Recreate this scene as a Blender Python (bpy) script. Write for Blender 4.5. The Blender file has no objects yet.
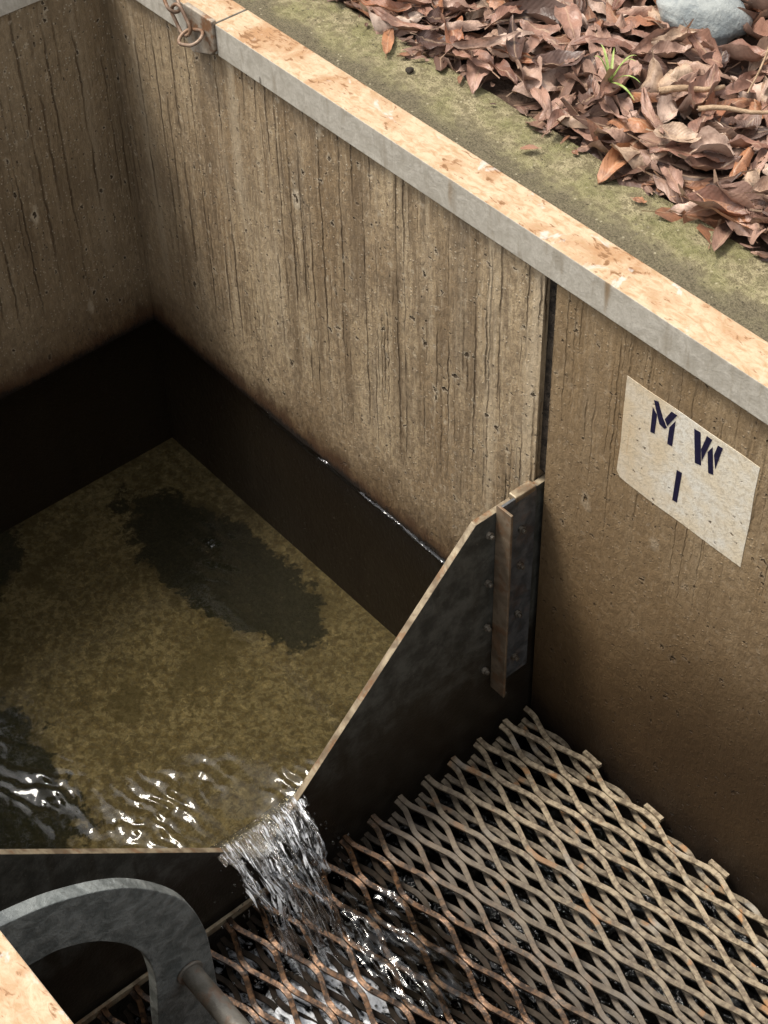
import bpy, bmesh, math, random
from mathutils import Vector, Matrix, noise as mnoise
random.seed(11)
S = bpy.context.scene
COL = S.collection

# ------------------------------------------------------------------ camera
cam = bpy.data.cameras.new('camera')
co = bpy.data.objects.new('camera', cam)
COL.objects.link(co)
S.camera = co
R_ = Vector((0.6455, 0.7634, -0.0218)).normalized()
F_ = Vector((-0.5396, 0.4357, -0.7204)).normalized()
U_ = R_.cross(F_).normalized()
R_ = F_.cross(U_).normalized()
co.matrix_world = Matrix(((R_.x, U_.x, -F_.x, 2.1435), (R_.y, U_.y, -F_.y, -1.2172), (R_.z, U_.z, -F_.z, 2.0092), (0, 0, 0, 1)))
cam.sensor_fit = 'VERTICAL'
cam.sensor_height = 36
cam.sensor_width = 27
cam.lens = 1751.07 / 1024 * 36
cam.clip_start = 0.02
cam.clip_end = 500
S.render.resolution_x = 768
S.render.resolution_y = 1024

# ------------------------------------------------------------------ light
SUN = Vector((-0.34, -0.27, 0.90)).normalized()
W = bpy.data.worlds.new('World')
S.world = W
W.use_nodes = True
nt = W.node_tree
nt.nodes.clear()
sky = nt.nodes.new('ShaderNodeTexSky')
sky.sky_type = 'NISHITA'
sky.sun_disc = False
sky.sun_elevation = math.asin(SUN.z)
sky.sun_rotation = math.atan2(SUN.x, SUN.y)
sky.dust_density = 4
sky.air_density = 1.5
hs = nt.nodes.new('ShaderNodeHueSaturation')
hs.inputs['Saturation'].default_value = 0.10
bg = nt.nodes.new('ShaderNodeBackground')
bg.inputs['Strength'].default_value = 0.135
wo = nt.nodes.new('ShaderNodeOutputWorld')
nt.links.new(sky.outputs[0], hs.inputs['Color'])
nt.links.new(hs.outputs[0], bg.inputs[0])
nt.links.new(bg.outputs[0], wo.inputs[0])
sl = bpy.data.lights.new('sun', 'SUN')
sl.energy = 2.0
sl.angle = math.radians(15)
sl.color = (1, 0.93, 0.82)
so = bpy.data.objects.new('sun', sl)
COL.objects.link(so)
so.rotation_euler = SUN.to_track_quat('Z', 'Y').to_euler()
S.view_settings.view_transform = 'Standard'
S.view_settings.look = 'None'
S.view_settings.gamma = 1
S.view_settings.exposure = 0.75
S.view_settings.use_curve_mapping = False
S.render.engine = 'CYCLES'
S.cycles.use_denoising = True
S.cycles.max_bounces = 8
S.cycles.transparent_max_bounces = 24
S.cycles.caustics_reflective = False
S.cycles.caustics_refractive = False


# ------------------------------------------------------------------ material helpers
class T:
    """small wrapper round a node tree; every method returns an output socket"""

    def __init__(s, name):
        s.mat = bpy.data.materials.new(name)
        s.mat.use_nodes = True
        s.nt = s.mat.node_tree
        s.nt.nodes.clear()
        s.out = s.nt.nodes.new('ShaderNodeOutputMaterial')
        g = s.nt.nodes.new('ShaderNodeNewGeometry')
        s.geo = g
        s.pos = g.outputs['Position']
        tc = s.nt.nodes.new('ShaderNodeTexCoord')
        s.obj = tc.outputs['Object']
        s.uv = tc.outputs['UV']
        s.xyz = s.sep(s.pos)

    def put(s, sock, v):
        if isinstance(v, (int, float)):
            if sock.type in ('RGBA',):
                sock.default_value = (v, v, v, 1)
            elif sock.type == 'VECTOR':
                sock.default_value = (v, v, v)
            else:
                sock.default_value = v
        elif isinstance(v, (tuple, list)):
            if sock.type == 'RGBA' and len(v) == 3:
                v = (*v, 1)
            sock.default_value = v
        else:
            s.nt.links.new(v, sock)

    def n(s, typ, **kw):
        nd = s.nt.nodes.new(typ)
        for k, v in kw.items():
            setattr(nd, k, v)
        return nd

    def sep(s, v):
        nd = s.n('ShaderNodeSeparateXYZ')
        s.put(nd.inputs[0], v)
        return nd.outputs

    def vec(s, x, y, z):
        nd = s.n('ShaderNodeCombineXYZ')
        for i, v in enumerate((x, y, z)):
            s.put(nd.inputs[i], v)
        return nd.outputs[0]

    def m(s, op, a, b=0.0, c=0.0, clamp=False):
        nd = s.n('ShaderNodeMath', operation=op, use_clamp=clamp)
        for i, v in enumerate((a, b, c)):
            s.put(nd.inputs[i], v)
        return nd.outputs[0]

    def add(s, a, b): return s.m('ADD', a, b)
    def sub(s, a, b): return s.m('SUBTRACT', a, b)
    def mul(s, a, b): return s.m('MULTIPLY', a, b)

    def mx(s, a, b): return s.m('MAXIMUM', a, b)

    def rng(s, v, a, b, c=0.0, d=1.0, smooth=True):
        nd = s.n('ShaderNodeMapRange', interpolation_type='SMOOTHSTEP' if smooth else 'LINEAR')
        for i, q in enumerate((v, a, b, c, d)):
            s.put(nd.inputs[i], q)
        return nd.outputs[0]

    def scale(s, v, x, y, z):
        nd = s.n('ShaderNodeVectorMath', operation='MULTIPLY')
        s.put(nd.inputs[0], v)
        s.put(nd.inputs[1], (x, y, z))
        return nd.outputs[0]

    def noise(s, vec, sc=1.0, det=3.0, rough=0.55, dist=0.0):
        nd = s.n('ShaderNodeTexNoise')
        s.put(nd.inputs['Vector'], vec)
        s.put(nd.inputs['Scale'], sc)
        s.put(nd.inputs['Detail'], det)
        s.put(nd.inputs['Roughness'], rough)
        s.put(nd.inputs['Distortion'], dist)
        return nd.outputs['Fac']

    def voro(s, vec, sc, feat='F1'):
        nd = s.n('ShaderNodeTexVoronoi', feature=feat)
        s.put(nd.inputs['Vector'], vec)
        s.put(nd.inputs['Scale'], sc)
        return nd.outputs

    def mix(s, f, a, b, blend='MIX'):
        nd = s.n('ShaderNodeMix', data_type='RGBA', blend_type=blend)
        s.put(nd.inputs[0], f)
        s.put(nd.inputs[6], a)
        s.put(nd.inputs[7], b)
        return nd.outputs[2]

    def bump(s, h, dist=0.002, strength=1.0, normal=None):
        nd = s.n('ShaderNodeBump')
        s.put(nd.inputs['Strength'], strength)
        s.put(nd.inputs['Distance'], dist)
        s.put(nd.inputs['Height'], h)
        if normal is not None:
            s.put(nd.inputs['Normal'], normal)
        return nd.outputs[0]

    def bsdf(s, col, rough=0.7, metal=0.0, normal=None, spec=0.5, **kw):
        nd = s.n('ShaderNodeBsdfPrincipled')
        s.put(nd.inputs['Base Color'], col)
        s.put(nd.inputs['Roughness'], rough)
        s.put(nd.inputs['Metallic'], metal)
        s.put(nd.inputs['Specular IOR Level'], spec)
        if normal is not None:
            s.put(nd.inputs['Normal'], normal)
        for k, v in kw.items():
            s.put(nd.inputs[k.replace('_', ' ')], v)
        return nd.outputs[0]

    def done(s, sh):
        s.nt.links.new(sh, s.out.inputs[0])
        return s.mat


def contour(t, n, w):
    """thin wavering line where a noise crosses one half"""
    return t.rng(t.m('ABSOLUTE', t.sub(n, 0.5)), 0.0, w, 1.0, 0.0)


def mat_concrete():
    t = T('weathered_concrete')
    x, y, z = t.xyz
    u = t.sub(x, y)
    # wavering drip lines eaten into the face
    wv = t.sub(t.noise(t.vec(t.mul(u, 34), 0.3, t.mul(z, 22)), 1, 3, 0.6), 0.5)
    wv2 = t.sub(t.noise(t.vec(t.mul(u, 60), 5.3, t.mul(z, 90)), 1, 2), 0.5)
    warp = t.add(t.mul(wv, 0.0105), t.mul(wv2, 0.0030))
    uw = t.add(u, warp)
    def drips(freq, off, wid, thr, zf):
        q = t.add(t.mul(uw, freq), off)
        k = t.m('FLOOR', q)
        fr = t.sub(q, k)
        wn = t.n('ShaderNodeTexWhiteNoise', noise_dimensions='1D')
        t.put(wn.inputs['W'], t.add(k, off))
        rv = t.sep(wn.outputs['Color'])
        cen = t.add(0.25, t.mul(rv[0], 0.5))
        w_ = t.mul(t.add(0.6, t.mul(rv[1], 0.8)), wid)
        ln = t.rng(t.m('ABSOLUTE', t.sub(fr, cen)), t.mul(w_, 0.1), t.mul(w_, 1.25), 1, 0)
        on = t.noise(t.vec(t.mul(k, 7.31), off, t.mul(z, zf)), 1, 3, 0.6)
        return t.mul(ln, t.rng(on, thr, thr + 0.09))
    nc = t.noise(t.vec(t.mul(uw, 150), 3.1, t.mul(z, 5)), 1, 3, 0.7)
    la = drips(43, 0.37, 0.085, 0.46, 2.4)
    lb = drips(77, 7.77, 0.11, 0.53, 3.2)
    ma = t.rng(t.noise(t.vec(t.mul(u, 6), 4.0, t.mul(z, 4)), 1, 2), 0.36, 0.56)
    lines = t.mx(t.mul(la, t.add(0.25, t.mul(ma, 0.75))), t.mul(lb, t.mul(ma, 0.6)))
    # the lines die out near the waterline and low on the downstream stretch
    low = t.rng(z, 0.07, 0.22)
    down = t.rng(x, 0.955, 0.985)
    lowd = t.rng(z, 0.22, 0.50)
    keep = t.m('ADD', t.mul(low, t.sub(1, down)), t.mul(t.mul(lowd, down), 0.65))
    lines = t.mul(lines, keep)
    streak = t.mul(t.sub(nc, 0.5), keep)
    # bug holes and chips
    w1 = t.sub(t.noise(t.pos, 55, 3, 0.6), 0.5)
    w2 = t.sub(t.noise(t.scale(t.pos, -1, 1, 1), 61, 3, 0.6), 0.5)
    wu, wz = t.add(u, t.mul(w1, 0.030)), t.add(z, t.mul(w2, 0.030))
    wu2, wz2 = t.add(u, t.mul(w2, 0.016)), t.add(z, t.mul(w1, 0.016))

    def holes(uu, zz_, sc, thr, r0, r1):
        vo = t.voro(t.vec(uu, y, zz_), sc)
        rn = t.sep(vo['Color'])
        rad = t.rng(rn[0], thr, 1.0, r0, r1, False)
        on = t.rng(rn[0], thr, thr + 0.01)
        h_ = t.mul(t.rng(vo['Distance'], t.mul(rad, 0.45), rad, 1, 0), on)
        rim = t.mul(t.mul(t.rng(vo['Distance'], rad, t.add(rad, 0.13), 1, 0), on), t.sub(1, h_))
        return h_, rim
    p1, r1_ = holes(wu, t.mul(wz, 0.85), 46, 0.55, 0.05, 0.22)
    p2, r2_ = holes(wu2, wz2, 105, 0.66, 0.08, 0.30)
    p3, r3_ = holes(wu, t.mul(wz, 0.6), 15, 0.66, 0.03, 0.10)
    pits = t.mx(p1, t.mx(t.mul(p2, 0.7), p3))
    chip = t.mx(t.mul(r1_, 0.6), t.mx(t.mul(r2_, 0.25), r3_))
    sand = t.voro(t.pos, 190)
    srnd = t.sep(sand['Color'])
    grit = t.mul(t.rng(sand['Distance'], 0.05, 0.4, 1, 0), t.rng(srnd[0], 0.84, 0.88))
    fine = t.noise(t.pos, 420, 3, 0.65)
    midn = t.noise(t.pos, 42, 4, 0.6)
    m3 = t.noise(t.vec(u, y, t.mul(z, 0.55)), 120, 4, 0.68)
    # colour
    blot = t.noise(t.vec(t.mul(u, 5), y, t.mul(z, 2.2)), 1, 5, 0.65)
    blot2 = t.noise(t.vec(t.mul(u, 20), y, t.mul(z, 8)), 1, 5, 0.68, 0.4)
    c = t.mix(t.rng(blot, 0.38, 0.62), (0.31, 0.212, 0.115), (0.51, 0.385, 0.235))
    c = t.mix(t.mul(t.rng(blot2, 0.47, 0.62), 0.55), c, (0.205, 0.145, 0.088))
    c = t.mix(t.mul(t.rng(midn, 0.46, 0.62), 0.40), c, (0.22, 0.16, 0.10))
    c = t.mix(t.mul(t.rng(m3, 0.48, 0.60), 0.55), c, (0.175, 0.128, 0.080))
    c = t.mix(t.mul(t.rng(m3, 0.36, 0.46, 1, 0), 0.45), c, (0.56, 0.46, 0.33))
    c = t.mix(t.mul(t.rng(fine, 0.48, 0.60), 0.5), c, (0.19, 0.145, 0.095))
    c = t.mix(t.rng(streak, 0.02, 0.20, 0, 0.5), c, (0.150, 0.105, 0.064))
    c = t.mix(t.rng(streak, -0.20, -0.04, 0.40, 0), c, (0.56, 0.45, 0.31))
    bd = t.noise(t.vec(t.mul(uw, 24), 6.1, t.mul(z, 0.9)), 1, 4, 0.62)
    c = t.mix(t.mul(t.rng(bd, 0.51, 0.66), t.mul(keep, 0.62)), c, (0.150, 0.100, 0.055))
    c = t.mix(t.mul(t.rng(bd, 0.34, 0.48, 1, 0), t.mul(keep, 0.45)), c, (0.58, 0.47, 0.325))
    # brown stain plus painted shade in the upstream corner and on the back wall
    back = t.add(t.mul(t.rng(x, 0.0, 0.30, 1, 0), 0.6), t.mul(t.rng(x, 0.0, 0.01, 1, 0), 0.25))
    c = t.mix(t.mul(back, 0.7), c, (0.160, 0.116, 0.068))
    # grey mould hanging from the steel
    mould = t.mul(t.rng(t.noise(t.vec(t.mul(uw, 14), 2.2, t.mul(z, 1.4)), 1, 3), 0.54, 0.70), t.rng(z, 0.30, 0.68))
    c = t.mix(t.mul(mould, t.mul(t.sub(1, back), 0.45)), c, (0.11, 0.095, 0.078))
    c = t.mix(t.mul(lines, 0.78), c, (0.070, 0.043, 0.022))
    c = t.mix(t.mul(grit, 0.6), c, (0.62, 0.54, 0.41))
    c = t.mix(t.mul(chip, 0.7), c, (0.58, 0.49, 0.36))
    c = t.mix(t.mul(pits, 0.8), c, (0.045, 0.030, 0.018))  # shade inside the holes put into the colour, as bump casts none
    # splash stain, wet brown film low on the walls
    sn = t.mul(t.sub(t.noise(t.vec(t.mul(u, 6), y, t.mul(z, 6)), 1, 5, 0.65), 0.5), 0.16)
    zz = t.add(z, sn)
    up_st = t.mul(t.rng(zz, -0.01, 0.14, 1, 0), t.sub(1, down))
    dn_st = t.mul(t.rng(zz, -0.05, 0.52, 1, 0), down)
    stain = t.m('ADD', up_st, dn_st, clamp=True)
    stc = t.mix(t.rng(blot2, 0.40, 0.60), (0.055, 0.028, 0.011), (0.130, 0.078, 0.035))
    stc = t.mix(t.mul(t.rng(m3, 0.46, 0.60), 0.6), stc, (0.045, 0.023, 0.010))
    c = t.mix(t.mul(stain, 0.88), c, stc)
    fr_ = t.mul(t.mul(t.rng(t.add(z, t.mul(t.sub(blot2, 0.5), 0.10)), 0.012, 0.050, 1, 0), t.sub(1, down)), 0.75)
    c = t.mix(fr_, c, (0.060, 0.026, 0.011))
    zb = t.add(z, t.add(t.mul(sn, 0.22), t.mul(t.sub(m3, 0.5), 0.035)))
    c = t.mix(t.mul(down, 0.50), c, (0.185, 0.115, 0.050))
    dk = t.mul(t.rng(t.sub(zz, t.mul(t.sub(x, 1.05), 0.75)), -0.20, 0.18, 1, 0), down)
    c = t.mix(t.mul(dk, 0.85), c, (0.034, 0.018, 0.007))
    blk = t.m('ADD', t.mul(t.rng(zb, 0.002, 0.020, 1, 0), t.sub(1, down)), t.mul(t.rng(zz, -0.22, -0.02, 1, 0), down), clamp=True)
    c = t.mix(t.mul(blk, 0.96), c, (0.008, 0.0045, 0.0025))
    # pale runs of lime on the wet foot
    lime = t.mul(t.rng(t.noise(t.vec(t.mul(uw, 26), 5.1, t.mul(z, 2.2)), 1, 1), 0.66, 0.74), t.mul(down, t.mul(t.rng(z, -0.17, -0.05), t.rng(z, 0.0, 0.06, 1, 0))))
    c = t.mix(t.mul(lime, 0.30), c, (0.24, 0.19, 0.11))
    hgt = t.add(t.add(t.mul(fine, 0.25), t.mul(m3, 0.75)), t.mul(midn, 0.5))
    hgt = t.sub(hgt, t.mul(lines, 1.0))
    hgt = t.sub(hgt, t.mul(pits, 2.4))
    hgt = t.add(hgt, t.mul(grit, 0.35))
    hgt = t.add(hgt, t.mul(nc, t.mul(keep, 0.5)))
    rough = t.rng(stain, 0, 1, 0.88, 0.62)
    return t.done(t.bsdf(c, rough, 0, t.bump(hgt, 0.0030, 0.9), 0.3))


def mat_moss():
    t = T('mossy_concrete')
    x, y, z = t.xyz
    n1 = t.noise(t.pos, 14, 5, 0.65)
    n2 = t.noise(t.pos, 90, 4, 0.7)
    n3 = t.noise(t.pos, 340, 3, 0.7)
    c = t.mix(t.rng(n2, 0.4, 0.6), (0.20, 0.168, 0.095), (0.39, 0.33, 0.20))
    c = t.mix(t.mul(t.rng(n3, 0.5, 0.62), 0.6), c, (0.10, 0.082, 0.048))
    band = t.rng(t.add(y, t.mul(t.sub(n1, 0.5), 0.10)), 0.070, 0.108, 1, 0)
    dark = t.mix(t.rng(n3, 0.35, 0.7), (0.075, 0.062, 0.040), (0.20, 0.168, 0.110))
    c = t.mix(t.mul(band, 0.85), c, dark)
    g = t.mul(t.rng(t.add(t.mul(n1, 0.7), t.mul(n2, 0.3)), 0.44, 0.60), t.rng(y, 0.05, 0.115))
    moss = t.mix(t.rng(n3, 0.35, 0.7), (0.085, 0.098, 0.026), (0.27, 0.265, 0.095))
    c = t.mix(t.mul(g, 0.48), c, moss)
    v = t.voro(t.pos, 150)
    r = t.sep(v['Color'])
    sp = t.mul(t.rng(v['Distance'], 0.1, 0.35, 1, 0), t.rng(r[0], 0.86, 0.9))
    c = t.mix(t.mul(sp, 0.6), c, (0.50, 0.44, 0.30))
    sp2 = t.mul(t.rng(v['Distance'], 0.1, 0.4, 1, 0), t.rng(r[1], 0.85, 0.9))
    c = t.mix(t.mul(sp2, 0.7), c, (0.035, 0.028, 0.018))
    return t.done(t.bsdf(c, 0.9, 0, t.bump(t.add(t.mul(n2, 0.6), t.mul(n3, 0.6)), 0.007, 1.0), 0.2))


def mat_rusty_top():
    t = T('rust_bloomed_galvanised_steel')
    x, y, z = t.xyz
    nx, ny, nz = t.sep(t.geo.outputs['Normal'])
    u = t.sub(x, y)
    n1 = t.noise(t.pos, 16, 5, 0.62, 0.4)
    n2 = t.noise(t.scale(t.pos, 1, 2.2, 1), 55, 5, 0.62, 0.8)
    n3 = t.noise(t.pos, 260, 3, 0.6)
    c = t.mix(t.rng(n2, 0.30, 0.62), (0.37, 0.235, 0.125), (0.52, 0.395, 0.265))
    c = t.mix(t.mul(t.rng(t.add(t.mul(n1, 0.65), t.mul(n2, 0.35)), 0.47, 0.58), 0.75), c, (0.33, 0.165, 0.07))
    c = t.mix(t.mul(t.rng(t.add(t.mul(n1, 0.4), t.mul(n2, 0.6)), 0.545, 0.61), 0.85), c, (0.17, 0.08, 0.03))
    zn = t.rng(t.noise(t.pos, 23, 4, 0.6, 0.6), 0.60, 0.68)
    c = t.mix(t.mul(zn, 0.7), c, (0.52, 0.50, 0.46))
    c = t.mix(t.mul(t.rng(n3, 0.55, 0.75), 0.3), c, (0.40, 0.22, 0.10))
    # side leg: dull zinc with runs
    s1 = t.noise(t.vec(t.mul(u, 55), y, t.mul(z, 9)), 1, 3, 0.6)
    g = t.mix(t.rng(n2, 0.30, 0.70), (0.38, 0.345, 0.285), (0.52, 0.48, 0.41))
    g = t.mix(t.mul(t.rng(n3, 0.48, 0.64), 0.4), g, (0.36, 0.32, 0.26))
    g = t.mix(t.mul(t.rng(s1, 0.52, 0.72), 0.55), g, (0.27, 0.225, 0.165))
    g = t.mix(t.mul(t.rng(t.noise(t.vec(t.mul(u, 18), y, t.mul(z, 3)), 1, 2), 0.64, 0.72), 0.8), g, (0.22, 0.14, 0.065))
    v = t.voro(t.vec(u, y, t.mul(z, 0.5)), 24)
    rv = t.sep(v['Color'])
    spot = t.mul(t.rng(t.add(v['Distance'], t.mul(t.sub(n2, 0.5), 0.2)), 0.04, 0.12, 1, 0), t.rng(rv[0], 0.80, 0.82))
    g = t.mix(t.mul(spot, 0.85), g, (0.06, 0.045, 0.03))
    c = t.mix(t.rng(nz, 0.4, 0.75), g, c)
    return t.done(t.bsdf(c, 0.6, 0.0, t.bump(t.add(n2, t.mul(n3, 0.6)), 0.0012, 0.6), 0.3))


def mat_zinc(name, a, b, rough, bsc=26, bd=0.003, spec=0.5, rust=0.0):
    t = T(name)
    n1 = t.noise(t.pos, bsc, 4, 0.55, 0.5)
    n2 = t.noise(t.pos, 190, 3, 0.6)
    c = t.mix(t.rng(n1, 0.35, 0.65), a, b)
    c = t.mix(t.mul(t.rng(n2, 0.5, 0.75), 0.35), c, tuple(q * 0.55 for q in a))
    if rust:
        c = t.mix(t.mul(t.rng(t.noise(t.pos, 38, 4, 0.65), 0.5, 0.64), rust), c, (0.20, 0.085, 0.03))
    return t.done(t.bsdf(c, rough, 0.25, t.bump(t.add(n1, t.mul(n2, 0.35)), bd, 0.6), spec))


def mat_plate():
    t = T('slime_darkened_steel')
    x, y, z = t.xyz
    st = t.noise(t.vec(t.mul(y, 40), x, t.mul(z, 5)), 1, 4, 0.6, 0.6)
    n1 = t.noise(t.pos, 30, 5, 0.65)
    n2 = t.noise(t.pos, 210, 3, 0.6)
    c = t.mix(t.rng(n1, 0.35, 0.68), (0.050, 0.050, 0.043), (0.125, 0.125, 0.110))
    c = t.mix(t.mul(t.rng(st, 0.5, 0.7), 0.55), c, (0.035, 0.030, 0.020))
    c = t.mix(t.mul(t.rng(n2, 0.62, 0.75), 0.6), c, (0.22, 0.20, 0.165))
    wet = t.rng(t.add(z, t.mul(t.sub(n1, 0.5), 0.16)), -0.04, 0.12, 1, 0)
    c = t.mix(t.mul(wet, 0.85), c, (0.022, 0.014, 0.007))
    return t.done(t.bsdf(c, t.rng(wet, 0, 1, 0.55, 0.4), 0.15, t.bump(t.add(n1, t.mul(n2, 0.5)), 0.002, 0.7), 0.35))


def mat_grate(name, k, wa, wb, wr=0.30, wm=0.5, wsp=0.5):
    t = T(name)
    x, y, z = t.xyz
    n1 = t.noise(t.pos, 16, 4, 0.6)
    n2 = t.noise(t.pos, 110, 4, 0.62)
    n3 = t.noise(t.pos, 480, 2, 0.6)
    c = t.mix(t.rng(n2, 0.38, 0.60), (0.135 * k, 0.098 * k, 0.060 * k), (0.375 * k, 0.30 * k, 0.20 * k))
    c = t.mix(t.mul(t.rng(t.noise(t.pos, 24, 3, 0.6), 0.60, 0.68), 0.75), c, (0.40, 0.19, 0.065))
    c = t.mix(t.mul(t.rng(t.noise(t.pos, 15, 3, 0.6), 0.57, 0.70), 0.5), c, (0.38, 0.36, 0.32))
    c = t.mix(t.mul(t.rng(n3, 0.5, 0.75), 0.4), c, (0.16, 0.11, 0.06))
    # soaked zone round the falling water: a band across the mesh that leaves the side by the wall dry
    edge = t.add(t.add(y, t.mul(t.sub(x, 1.0), -0.03)), t.mul(t.sub(n1, 0.5), 0.12))
    wet = t.rng(edge, -0.39, -0.27, 1, 0)
    damp = t.rng(edge, -0.32, -0.05, 1, 0)
    c = t.mix(t.mul(damp, 0.85), c, (0.090, 0.072, 0.055))
    wc = t.mix(t.rng(n2, 0.4, 0.62), wa, wb)
    c = t.mix(t.mul(wet, 0.93), c, wc)
    r = t.rng(wet, 0, 1, 0.62, wr)
    return t.done(t.bsdf(c, r, t.rng(wet, 0, 1, 0.1, wm), t.bump(t.add(n2, t.mul(n3, 0.4)), 0.0012, 0.6), t.rng(wet, 0, 1, 0.5, wsp)))


def mat_paint():
    t = T('old_cream_paint')
    x, y, z = t.xyz
    n1 = t.noise(t.pos, 22, 5, 0.62)
    n2 = t.noise(t.pos, 130, 4, 0.65)
    n3 = t.noise(t.pos, 420, 3, 0.6)
    c = t.mix(t.rng(n1, 0.36, 0.66), (0.72, 0.62, 0.46), (0.74, 0.70, 0.61))
    warm = t.rng(t.add(x, t.mul(t.sub(n1, 0.5), 0.14)), 1.10, 1.24, 1, 0)
    c = t.mix(t.mul(warm, 0.6), c, (0.56, 0.42, 0.255))
    c = t.mix(t.mul(t.rng(n2, 0.50, 0.62), 0.5), c, (0.46, 0.38, 0.27))
    c = t.mix(t.mul(t.rng(n3, 0.50, 0.64), 0.35), c, (0.42, 0.35, 0.25))
    v = t.voro(t.vec(t.add(x, t.mul(n2, 0.02)), y, t.mul(z, 0.8)), 88)
    rv = t.sep(v['Color'])
    pit = t.mul(t.rng(t.add(v['Distance'], t.mul(t.sub(n2, 0.5), 0.45)), 0.03, 0.19, 1, 0), t.rng(rv[0], 0.50, 0.53))
    c = t.mix(t.mul(pit, 0.85), c, (0.12, 0.075, 0.035))
    run = t.mul(t.rng(t.noise(t.vec(t.mul(x, 60), y, t.mul(z, 6)), 1, 2), 0.60, 0.70), t.rng(x, 1.12, 1.17, 1, 0))
    c = t.mix(t.mul(run, 0.6), c, (0.40, 0.22, 0.09))
    h = t.sub(t.add(t.mul(n3, 0.4), t.mul(n2, 0.5)), t.mul(pit, 1.4))
    return t.done(t.bsdf(c, 0.7, 0, t.bump(h, 0.0018, 0.7), 0.3))


def mat_letter():
    t = T('navy_stencil_paint')
    n = t.noise(t.pos, 260, 4, 0.65)
    c = t.mix(t.rng(n, 0.55, 0.75), (0.010, 0.008, 0.030), (0.035, 0.028, 0.075))
    return t.done(t.bsdf(c, 0.6, 0, t.bump(n, 0.0008, 0.6), 0.3))


def mat_floor():
    t = T('silted_channel_bed')
    x, y, z = t.xyz
    n1 = t.noise(t.pos, 13, 6, 0.68, 0.3)
    n2 = t.noise(t.pos, 48, 5, 0.68, 0.4)
    n3 = t.noise(t.pos, 210, 4, 0.65)
    c = t.mix(t.rng(t.add(t.mul(n1, 0.4), t.add(t.mul(n2, 0.35), t.mul(n3, 0.25))), 0.38, 0.62), (0.050, 0.042, 0.026), (0.168, 0.145, 0.094))
    n5 = t.noise(t.pos, 75, 5, 0.72, 0.5)
    c = t.mix(t.mul(t.rng(n5, 0.48, 0.57), 0.7), c, (0.040, 0.031, 0.016))
    c = t.mix(t.mul(t.rng(n5, 0.36, 0.44, 1, 0), 0.5), c, (0.255, 0.218, 0.138))
    c = t.mix(t.mul(t.rng(n3, 0.48, 0.60), 0.6), c, (0.085, 0.063, 0.027))
    jag = t.add(t.mul(t.sub(n1, 0.5), 0.42), t.mul(t.sub(n2, 0.5), 0.34))

    def blob(cx, cy, rx, ry, ang):
        ca, sa = math.cos(ang), math.sin(ang)
        dx, dy = t.sub(x, cx), t.sub(y, cy)
        a = t.m('DIVIDE', t.add(t.mul(dx, ca), t.mul(dy, sa)), rx)
        b = t.m('DIVIDE', t.sub(t.mul(dy, ca), t.mul(dx, sa)), ry)
        d = t.m('SQRT', t.add(t.mul(a, a), t.mul(b, b)))
        return t.rng(t.add(d, t.mul(jag, 2.6)), 0.88, 1.03, 1, 0)
    b = blob(0.325, -0.13, 0.26, 0.095, 0.10)
    b = t.mx(b, blob(0.06, -0.50, 0.20, 0.085, -1.0))
    b = t.mx(b, blob(0.46, -0.71, 0.26, 0.145, -0.1))
    n4 = t.noise(t.pos, 7, 3, 0.6)
    patch = t.rng(t.add(t.mul(n4, 0.35), t.add(t.mul(n1, 0.35), t.mul(n2, 0.3))), 0.50, 0.56)
    far = t.rng(t.add(x, t.mul(t.sub(n4, 0.5), 0.6)), 0.45, 0.85, 1, 0.22)  # mottling stays strong upstream, so the far end's shade is in the colour
    c = t.mix(t.mul(t.mul(patch, far), 0.78), c, (0.035, 0.028, 0.013))
    c = t.mix(t.mul(b, t.add(0.75, t.mul(n2, 0.45))), c, t.mix(t.rng(n3, 0.4, 0.7), (0.007, 0.0075, 0.0055), (0.017, 0.018, 0.013)))
    c = t.mix(t.mul(t.rng(n3, 0.70, 0.78), 0.5), c, (0.32, 0.27, 0.16))
    return t.done(t.bsdf(c, 0.85, 0, t.bump(t.add(n2, t.mul(n3, 0.5)), 0.004, 0.8), 0.2))


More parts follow.
